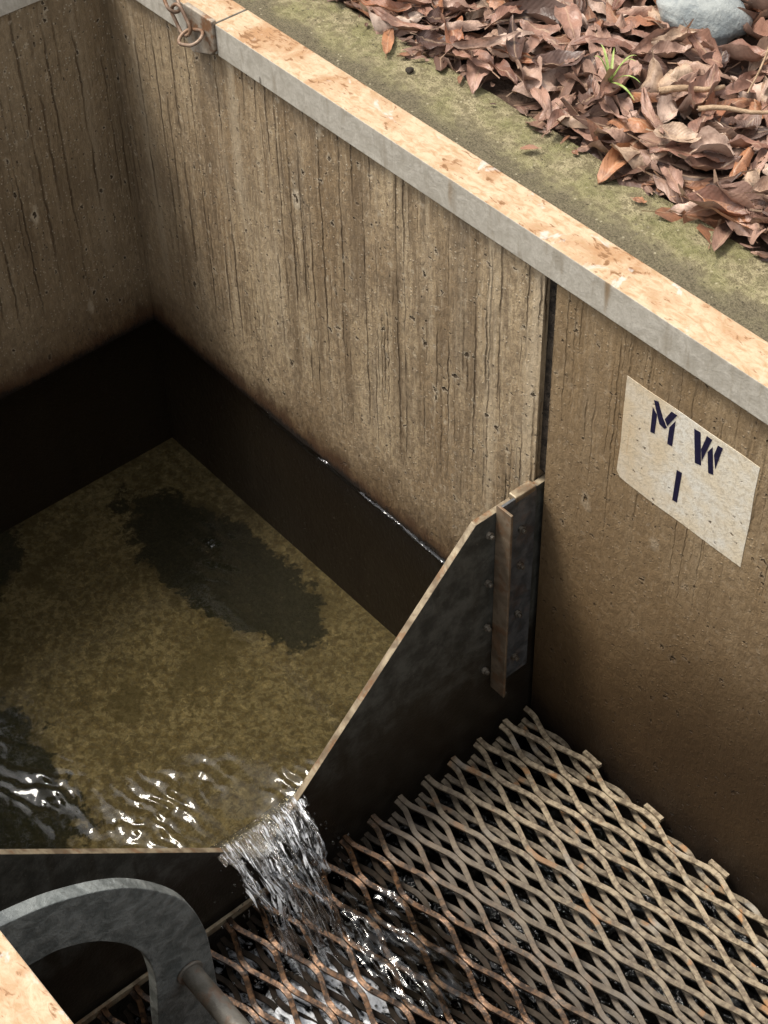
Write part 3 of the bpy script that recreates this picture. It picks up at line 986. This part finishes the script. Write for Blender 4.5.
def expanded_sheet(x0, x1, ya, yb, z, ph_x, ph_y, LW=0.1270, SWD=0.0525, w=0.0082, th=0.0045, seed=0, half=True):
    bm = bmesh.new()
    rnd = random.Random(seed)
    A = SWD / 4 - w / 2 + 0.0004
    k = 0
    while True:
        ymid = ph_y - SWD / 4 - k * SWD / 2
        if ymid - SWD / 2 < yb:
            break
        sgn = 1 if k % 2 == 0 else -1
        if ymid < ya:
            n = int((x1 - x0) / LW * 22)
            rings = []
            jit = rnd.uniform(-0.0006, 0.0006)
            for i in range(n + 1):
                x = x0 + (x1 - x0) * i / n
                ph = 2 * math.pi * (x - ph_x) / LW
                cs = math.cos(ph)
                f_ = wave(cs)
                yc = ymid + sgn * A * f_ + jit
                # direction in the sheet
                dph = 1e-3
                f2 = wave(math.cos(ph + dph))
                slope = sgn * A * (f2 - f_) / dph * 2 * math.pi / LW
                dl = math.hypot(1, slope)
                nx_, ny_ = -slope / dl, 1 / dl
                zz = z - 0.0032 * sgn * f_ + jit + 0.0012 * mnoise.noise(Vector((x * 6, ymid * 6, seed)))
                tilt = 0.16
                hw, ht = w / 2, th / 2
                ring = []
                for (a, b) in ((-hw, -ht), (hw, -ht), (hw, ht * 0.7), (hw * 0.85, ht), (-hw * 0.85, ht), (-hw, ht * 0.7)):
                    aa = a * math.cos(tilt) - b * math.sin(tilt)
                    bb = a * math.sin(tilt) + b * math.cos(tilt)
                    ring.append(bm.verts.new((x + nx_ * aa, yc + ny_ * aa, zz + bb)))
                rings.append(ring)
            for i in range(n):
                for q in range(6):
                    bm.faces.new((rings[i][q], rings[i][(q + 1) % 6], rings[i + 1][(q + 1) % 6], rings[i + 1][q]))
            bm.faces.new(list(reversed(rings[0])))
            bm.faces.new(rings[-1])
        k += 1
    # half bonds standing proud along the wall edge
    xi = ph_x
    while xi > x0 + LW:
        xi -= LW
    while half and xi < x1 - 0.02:
        if xi > x0 + 0.015:
            box(bm, xi - 0.017, xi + 0.017, ph_y + 0.0004, ph_y + w * 0.9, z - 0.005, z + 0.002)
        xi += LW
    return bm


gr = empty('steel_grating', (1.4, -0.5, -0.145), label='upper sheet of rusty diamond expanded metal grating over the outlet, dry beside the painted wall', cat='grating', group='sheets of expanded metal')
rel(link('mesh_sheet', expanded_sheet(0.990, 1.95, -0.018, -0.985, -0.1475, 1.254, -0.014, seed=1), M['grate'], gr), gr)
bm = bmesh.new()
box(bm, 0.983, 0.988, -0.985, -0.45, -0.155, -0.143)
rel(link('edge_bar', bm, M['edge'], gr), gr)
g2_ = empty('steel_grating', (1.4, -0.5, -0.172), label='lower sheet of rusty expanded metal grating seen through the gaps of the upper one', cat='grating', group='sheets of expanded metal')
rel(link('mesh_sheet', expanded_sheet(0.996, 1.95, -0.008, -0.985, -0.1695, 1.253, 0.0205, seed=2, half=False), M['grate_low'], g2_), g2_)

# ------------------------------------------------------------------ curved bracket on the near wall
XH = 1.236
br = empty('curved_steel_bracket', (XH, -0.9995, 0.55), label='thick grey curved steel hook plate with a rod, reaching out from the near wall', cat='bracket')


def smooth_path(pts, n=8):
    out = []
    P = [pts[0]] + pts + [pts[-1]]
    for i in range(1, len(P) - 2):
        p0, p1, p2, p3 = P[i - 1], P[i], P[i + 1], P[i + 2]
        for k in range(n):
            t_ = k / n
            out.append(tuple(0.5 * ((2 * b) + (-a + c) * t_ + (2 * a - 5 * b + 4 * c - d) * t_ ** 2 + (-a + 3 * b - 3 * c + d) * t_ ** 3) for a, b, c, d in zip(p0, p1, p2, p3)))
    out.append(pts[-1])
    return out


outer = smooth_path([(-0.9995, 0.598), (-0.962, 0.590), (-0.902, 0.567), (-0.835, 0.518), (-0.782, 0.440), (-0.762, 0.365), (-0.758, 0.287), (-0.759, 0.12)])
inner = smooth_path([(-0.842, 0.12), (-0.837, 0.24), (-0.829, 0.336), (-0.840, 0.404), (-0.876, 0.462), (-0.917, 0.494), (-0.95, 0.503), (-0.9995, 0.512)])
poly = outer + [(-0.775, 0.09), (-0.80, 0.08), (-0.828, 0.09)] + inner
bm = bmesh.new()
prism(bm, [Vector((XH, a, b)) for a, b in poly], (0.016, 0, 0))
bmesh.ops.recalc_face_normals(bm, faces=bm.faces)
rel(link('hook_plate', bm, M['bracket'], br, bevel=0.0012), br)
bm = bmesh.new()
tube(bm, [(XH + 0.0145, -0.789, 0.302), (XH + 0.30, -0.789, 0.302)], 0.0125, 24)
rel(link('rod', bm, M['rod'], br, smooth=False, bevel=0.002), br)
for p in br.children[-1].data.polygons:
    p.use_smooth = len(p.vertices) == 4
bm = bmesh.new()
tube(bm, [(XH + 0.0162, -0.789, 0.302), (XH + 0.020, -0.789, 0.302)], 0.0165, 24)
rel(link('weld_collar', bm, M['rod'], br, bevel=0.0015), br)
bm = bmesh.new()
box(bm, XH - 0.03, XH + 0.05, -0.9995, -0.9935, 0.44, 0.66)
rel(link('mounting_plate', bm, M['bracket'], br, bevel=0.002), br)

# ------------------------------------------------------------------ lug and chain on the long wall's edging
lg = empty('steel_lug', (0.27, -0.005, 0.70), label='small rusted steel lug on the wall edging holding a chain link', cat='lug')
bm = bmesh.new()
pr = [(0.236, 0.664), (0.246, 0.657), (0.2945, 0.674), (0.3035, 0.684), (0.3035, 0.7305), (0.236, 0.7305)]
prism(bm, [Vector((a, -0.0125, b)) for a, b in pr], (0, 0.0082, 0))
bmesh.ops.recalc_face_normals(bm, faces=bm.faces)
rel(link('lug_plate', bm, M['lug'], lg, bevel=0.0018), lg)
ch = empty('chain', (0.23, -0.02, 0.69), label='short rusty chain hanging at the lug in the top left corner', cat='chain')


def chain_link(center, d, nrm, L, Wd, r):
    d = Vector(d).normalized()
    nrm = Vector(nrm)
    s_ = d.cross(nrm).normalized()
    pts = []
    for k in range(28):
        a = 2 * math.pi * k / 28
        c_, s2 = math.cos(a), math.sin(a)
        pts.append(Vector(center) + d * (math.copysign(L / 2 - Wd / 2, c_) + c_ * Wd / 2) + s_ * (s2 * Wd / 2))
    bm = bmesh.new()
    tube(bm, pts, r, 8, closed=True)
    return bm


for c_, d_, n_, L, Wd, r in [(tuple(Vector(c) + Vector((0.018, 0.002, 0.010))), d, n, l * 0.88, w * 0.85, q * 0.9) for c, d, n, l, w, q in [
        ((0.252, -0.030, 0.688), (1, 0.12, 0.28), (0.25, 0.5, -1), 0.050, 0.034, 0.0030),
        ((0.222, -0.024, 0.700), (-0.75, 0.05, 0.75), (0.2, -1, 0.2), 0.052, 0.026, 0.0030),
        ((0.196, -0.021, 0.722), (-0.8, 0.2, 0.6), (0.6, 0.3, 1), 0.050, 0.026, 0.0030),
        ((0.168, -0.006, 0.735), (-0.9, 0.5, 0.15), (0.2, 1, 0.4), 0.050, 0.026, 0.0030)]]:
    rel(link('link', chain_link(c_, d_, n_, L, Wd, r), M['chain'], ch, smooth=True), ch)


# ------------------------------------------------------------------ dead leaves
def leaf_bm(bm, L, Wd, bend, cup, twist, wob, seed, mtx=None, nu=12, nv=6):
    uvl = bm.loops.layers.uv.verify()
    rows = []
    for i in range(nu + 1):
        u = i / nu
        prof = (math.sin(math.pi * min(1, u ** 0.82)) ** 0.75 if 0 < u < 1 else 0.0)
        hw = max(0.0012, Wd / 2 * prof)
        row = []
        for j in range(nv + 1):
            v = j / nv * 2 - 1
            ed = 1 + 0.22 * mnoise.fractal(Vector((u * 7, v * 2, seed)), 1, 2, 2)
            yy = v * hw * ed
            ang = cup * v * prof
            zz = abs(yy) * math.tan(min(1.1, abs(ang))) * (1 if cup > 0 else -1)
            yy *= math.cos(min(1.1, abs(ang)))
            p = Vector((0, yy, zz))
            tw = twist * (u - 0.5)
            p = Vector((0, p.y * math.cos(tw) - p.z * math.sin(tw), p.y * math.sin(tw) + p.z * math.cos(tw)))
            th = bend * (u - 0.5)
            if abs(bend) > 1e-3:
                cx = L / bend * math.sin(th)
                cz = L / bend * (1 - math.cos(th))
            else:
                cx, cz = L * (u - .5), 0
            w_ = wob * mnoise.fractal(Vector((u * 4.5, v * 2.2, seed * 1.7)), 1, 2, 2)
            q = Vector((cx - math.sin(th) * (p.z + w_), p.y, cz + math.cos(th) * (p.z + w_)))
            if mtx:
                q = mtx @ q
            row.append((bm.verts.new(q), u, j / nv))
        rows.append(row)
    for i in range(nu):
        for j in range(nv):
            quad = (rows[i][j], rows[i + 1][j], rows[i + 1][j + 1], rows[i][j + 1])
            f = bm.faces.new([q[0] for q in quad])
            f.smooth = True
            for l, q in zip(f.loops, quad):
                l[uvl].uv = (q[1], q[2])
    # stalk
    a, b = rows[0][nv // 2][0], rows[0][nv // 2 + 1][0]
    d = (rows[0][nv // 2][0].co - rows[2][nv // 2][0].co).normalized()
    l_ = L * 0.16
    sd = (b.co - a.co)
    if sd.length < 1e-6:
        sd = Vector((0, .001, 0))
    sd = sd.normalized() * 0.0011
    c1 = bm.verts.new(a.co + d * l_ + sd)
    c2 = bm.verts.new(a.co + d * l_ - sd)
    f = bm.faces.new((a, b, c1, c2))
    for l in f.loops:
        l[uvl].uv = (0, 0.5)


def litter_h(x, y):
    """height of the leaf bank above the ledge"""
    e = max(0, min(1, (y - 0.165) / 0.06))
    return 0.722 + 0.030 * e ** 0.6 + 0.020 * (mnoise.noise(Vector((x * 7, y * 7, 2))) + 0.3) * e


CLS = [
    ('brown', 'crumpled mid brown dead leaf in the litter bank beside the mossy ledge', 'mid brown dead leaves in the litter bank', [(0.235, 0.115, 0.078), (0.32, 0.175, 0.125), (0.19, 0.088, 0.060), (0.36, 0.215, 0.16)], 0.40),
    ('pink', 'pale pinkish tan dead leaf lying in the litter bank beside the mossy ledge', 'pale pinkish tan dead leaves in the litter bank', [(0.44, 0.27, 0.20), (0.60, 0.46, 0.37), (0.38, 0.225, 0.165), (0.47, 0.335, 0.235)], 0.27),
    ('rust', 'rust orange dead leaf lying in the litter bank beside the mossy ledge', 'rust orange dead leaves in the litter bank', [(0.36, 0.155, 0.075), (0.42, 0.20, 0.10), (0.30, 0.125, 0.065)], 0.18),
    ('dark', 'dark chocolate dead leaf lying in the litter bank beside the mossy ledge', 'dark chocolate dead leaves in the litter bank', [(0.085, 0.044, 0.032), (0.12, 0.064, 0.045), (0.07, 0.038, 0.030)], 0.15)]
LM = {c[0]: mat_leaf('dead_leaf_' + c[0], c[3]) for c in CLS}
LIT = mat_leaf('dead_leaf_litter', [(0.15, 0.08, 0.055), (0.24, 0.14, 0.10), (0.08, 0.045, 0.032), (0.34, 0.21, 0.155), (0.26, 0.12, 0.065), (0.11, 0.06, 0.042)], True)
rl = random.Random(21)
bm = bmesh.new()
for k in range(1500):
    if k < 700:
        x, y = rl.uniform(0.1, 1.6), 0.172 + 0.62 * rl.random() ** 1.5
    else:
        x, y = rl.uniform(-0.9, 2.8), rl.uniform(0.20, 2.0)
    z = litter_h(x, y) - rl.uniform(0.004, 0.030)
    mt = Matrix.Translation((x, y, z)) @ Matrix.Rotation(rl.uniform(0, 6.28), 4, 'Z') @ Matrix.Rotation(rl.gauss(0, .28), 4, 'Y') @ Matrix.Rotation(rl.gauss(0, .35), 4, 'X')
    leaf_bm(bm, rl.uniform(.07, .125), rl.uniform(.026, .048), rl.uniform(-1.2, 1.2), rl.uniform(-.7, .7), rl.uniform(-1, 1), .005, k * 1.37, mt, 8, 4)
for k in range(110):
    x, y = rl.uniform(0.25, 1.5), 0.178 - abs(rl.gauss(0, 0.016))
    mt = Matrix.Translation((x, y, 0.7245 + rl.uniform(0, .003))) @ Matrix.Rotation(rl.uniform(0, 6.28), 4, 'Z') @ Matrix.Rotation(rl.gauss(0, .2), 4, 'X')
    leaf_bm(bm, rl.uniform(.006, .026), rl.uniform(.004, .012), rl.uniform(-1, 1), rl.uniform(-.5, .5), 0, .001, k * 2.1, mt, 4, 2)
tag(link('leaf_litter', bm, LIT), kind='stuff')

protos = {}
for cname, *_ in CLS:
    protos[cname] = []
    for k in range(7):
        bm = bmesh.new()
        leaf_bm(bm, rl.uniform(.045, .108), rl.uniform(.018, .044), rl.choice((-1, 1)) * rl.uniform(.2, 1.9), rl.choice((-1, 1)) * rl.uniform(.15, .9), rl.uniform(-1.2, 1.2), .007, rl.uniform(0, 90))
        me = bpy.data.meshes.new('dead_leaf')
        bm.to_mesh(me)
        bm.free()
        me.materials.append(LM[cname])
        protos[cname].append(me)


def place_leaf(cname, x, y, z, rz, ry, rx, me=None, label=None, group=None, sc=1.0):
    info = next(c for c in CLS if c[0] == cname)
    o = bpy.data.objects.new('dead_leaf', me or rl.choice(protos[cname]))
    o.location = (x, y, z)
    o.rotation_euler = (rx, ry, rz)
    o.scale = (sc, sc, sc)
    COL.objects.link(o)
    tag(o, label or info[1], 'leaf', group if label else info[2])
    return o


def in_bank(x, y):
    """the wedge of the litter bank nearest the channel"""
    return y < 0.66 and x > 0.24 + (y - 0.17) * 0.95 and x < 1.27 - (y - 0.17) * 0.92


cand = []
tries = 0
while len(cand) < 290 and tries < 90000:
    tries += 1
    x, y = rl.uniform(0.2, 1.5), rl.uniform(0.170, 0.72)
    if not in_bank(x, y):
        continue
    lim = 0.030 if len(cand) < 150 else 0.019
    if any((x - a) ** 2 + (y - b) ** 2 < lim ** 2 for a, b in cand[-400:]):
        continue
    cand.append((x, y))
rl.shuffle(cand)
for k, (x, y) in enumerate(cand):
    q = rl.random()
    acc = 0
    for c_ in CLS:
        acc += c_[4]
        if q <= acc:
            break
    if math.hypot(x - 0.805, y - 0.435) < 0.062:
        continue
    z = litter_h(x, y) + rl.uniform(0.001, 0.013)
    e = 0.5 if y < 0.225 else 1.0
    place_leaf(c_[0], x, y, z, rl.uniform(0, 6.28), rl.gauss(0, .20) * e, rl.gauss(0, .27) * e)


def special(cname, L, Wd, bend, cup, tw, loc, rz, ry, rx, label, seed=3.0):
    bm = bmesh.new()
    leaf_bm(bm, L, Wd, bend, cup, tw, .003, seed)
    me = bpy.data.meshes.new('dead_leaf')
    bm.to_mesh(me)
    bm.free()
    me.materials.append(LM[cname])
    return place_leaf(cname, *loc, rz, ry, rx, me, label, None)


special('rust', 0.085, 0.017, 0.25, 0.2, 0.1, (0.497, 0.146, 0.7262), 2.38, 0, 0, 'narrow red brown leaf lying across the mossy ledge at its upstream end')
special('pink', 0.105, 0.020, 1.6, 0.8, 0.3, (0.645, 0.185, 0.765), 1.2, 0.0, 0.5, 'curled pale tan sliver of leaf standing at the edge of the litter near the grass')
special('rust', 0.018, 0.012, 0.3, 0.2, 0.1, (0.985, 0.135, 0.7250), 0.4, 0, 0, 'tiny brown leaf scrap alone on the mossy ledge')
special('rust', 0.100, 0.036, 0.6, 0.5, 0.2, (1.105, 0.172, 0.7420), 0.15, 0.05, -0.2, 'red brown leaf overhanging the downstream end of the mossy ledge')
special('pink', 0.060, 0.036, 0.6, 0.5, 0.2, (0.970, 0.210, 0.775), 0.6, 0.0, 0.2, 'whitish broad dead leaf lying on top of the litter below the twigs')

# bark chip on the ledge
bm = bmesh.new()
bmesh.ops.create_icosphere(bm, subdivisions=2, radius=0.006)
for v in bm.verts:
    v.co *= 1 + 0.4 * mnoise.noise(v.co * 300)
    v.co.z *= 0.6
o = link('bark_chip', bm, M['chip'])
o.location = (0.575, 0.118, 0.7245)
tag(o, 'tiny black bark chip lying on the green mossy ledge', 'bark chip')

# stone
bm = bmesh.new()
bmesh.ops.create_icosphere(bm, subdivisions=4, radius=1)
for v in bm.verts:
    p = v.co.copy()
    v.co = p * (1 + 0.28 * mnoise.noise(p * 1.2 + Vector((4, 1, 7))) + 0.05 * mnoise.fractal(p * 4, 1, 2, 3))
    v.co.x *= 0.062
    v.co.y *= 0.048
    v.co.z *= 0.036
o = link('stone', bm, M['stone'], smooth=True)
o.location = (0.789, 0.455, 0.762)
o.rotation_euler = (0, 0.1, 0.5)
tag(o, 'blue grey stone half buried in the leaf litter at the top', 'stone')

# out-of-view tree added over the upstream end to darken the pool's reflection
tr = empty('tree', (-2.6, 2.1, 0.712), label='broad leaved tree overhanging the upstream end, mirrored dark in the pool', cat='tree')
rt = random.Random(8)
bm = bmesh.new()
trunk = [Vector((0, 0, -0.05)), Vector((0.03, -0.05, 0.8)), Vector((0.10, -0.22, 1.7)), Vector((0.22, -0.55, 2.6)), Vector((0.35, -0.9, 3.5)), Vector((0.40, -1.1, 4.4))]
tube(bm, trunk, [0.13, 0.115, 0.10, 0.08, 0.055, 0.02], 12)
limbs = []
for k in range(11):
    b0 = trunk[2 + k % 4]
    az = k * 2.4
    e_ = b0 + Vector((math.cos(az) * 1.1, math.sin(az) * 1.1, 0.55 + 0.3 * rt.random()))
    mid = b0.lerp(e_, 0.5) + Vector((0, 0, 0.12))
    tube(bm, [b0, mid, e_], [0.04, 0.025, 0.008], 7)
    limbs.append(e_)
link('trunk', bm, M['soil'], tr, smooth=True)
bm = bmesh.new()
cc = Vector((0.42, -1.05, 3.6))
cl = [cc + Vector((rt.gauss(0, .75), rt.gauss(0, .72), rt.gauss(0, .42))) for _ in range(34)] + limbs
for c_ in cl:
    for q in range(230):
        d = Vector((rt.gauss(0, 1), rt.gauss(0, 1), rt.gauss(0, 0.75)))
        p = c_ + d * 0.24
        if p.y < -2.35:
            continue
        a_ = Vector((rt.gauss(0, 1), rt.gauss(0, 1), rt.gauss(0, .5))).normalized() * rt.uniform(.04, .065)
        b_ = a_.orthogonal().normalized() * 0.022
        bm.faces.new([bm.verts.new(p + v) for v in (-a_, b_, a_, -b_)])
M['foliage'] = mat_plain('dark_green_foliage', (0.040, 0.062, 0.018), (0.085, 0.115, 0.035), 9, 0.6, 0.0005)
link('crown', bm, M['foliage'], tr)

# twigs
for (x0, y0, x1, y1, r, lab) in [
        (0.896, 0.255, 0.945, 0.325, 0.0048, 'stubby tan twig in the litter right of the green grass'),
        (0.955, 0.262, 1.025, 0.330, 0.0036, 'thin pale twig at the right edge of the leaf litter'),
        (0.930, 0.420, 0.985, 0.320, 0.0016, 'fine straight stick crossing the litter below the stone')]:
    pts = []
    for i in range(7):
        a = i / 6
        pts.append((x0 + (x1 - x0) * a, y0 + (y1 - y0) * a + 0.003 * math.sin(a * 5), 0.785 + 0.002 * math.sin(a * 7) + (0.012 if r < 0.002 else 0)))
    bm = bmesh.new()
    tube(bm, pts, [r * (1 - 0.35 * i / 6) for i in range(7)], 8)
    tag(link('twig', bm, M['twig'], smooth=True), lab, 'twig')

# grass sprig
gs = empty('grass_sprig', (0.823, 0.243, 0.742), label='small fresh green grass sprig sprouting from the dead leaves', cat='grass')
for (dx, dy, dz, w_) in [(0.070, -0.030, 0.020, .0024), (0.055, -0.005, 0.028, .0020), (-0.040, 0.020, 0.030, .0020), (-0.020, -0.012, 0.034, .0022), (0.015, 0.030, 0.034, .0018), (-0.030, 0.036, 0.022, .0018), (0.030, 0.012, 0.040, .0018)]:
    bm = bmesh.new()
    prev = None
    side = Vector((-dy, dx, 0)).normalized()
    for i in range(9):
        a = i / 8
        p = Vector((dx * a, dy * a, 0.028 + dz * math.sin(a * 1.9)))
        ww = w_ * (1 - a ** 2.2) + 0.0002
        cur = (bm.verts.new(p - side * ww), bm.verts.new(p + Vector((0, 0, -ww * .5))), bm.verts.new(p + side * ww))
        if prev:
            bm.faces.new((prev[0], prev[1], cur[1], cur[0]))
            bm.faces.new((prev[1], prev[2], cur[2], cur[1]))
        prev = cur
    link('blade', bm, M['grass'], gs, smooth=True)
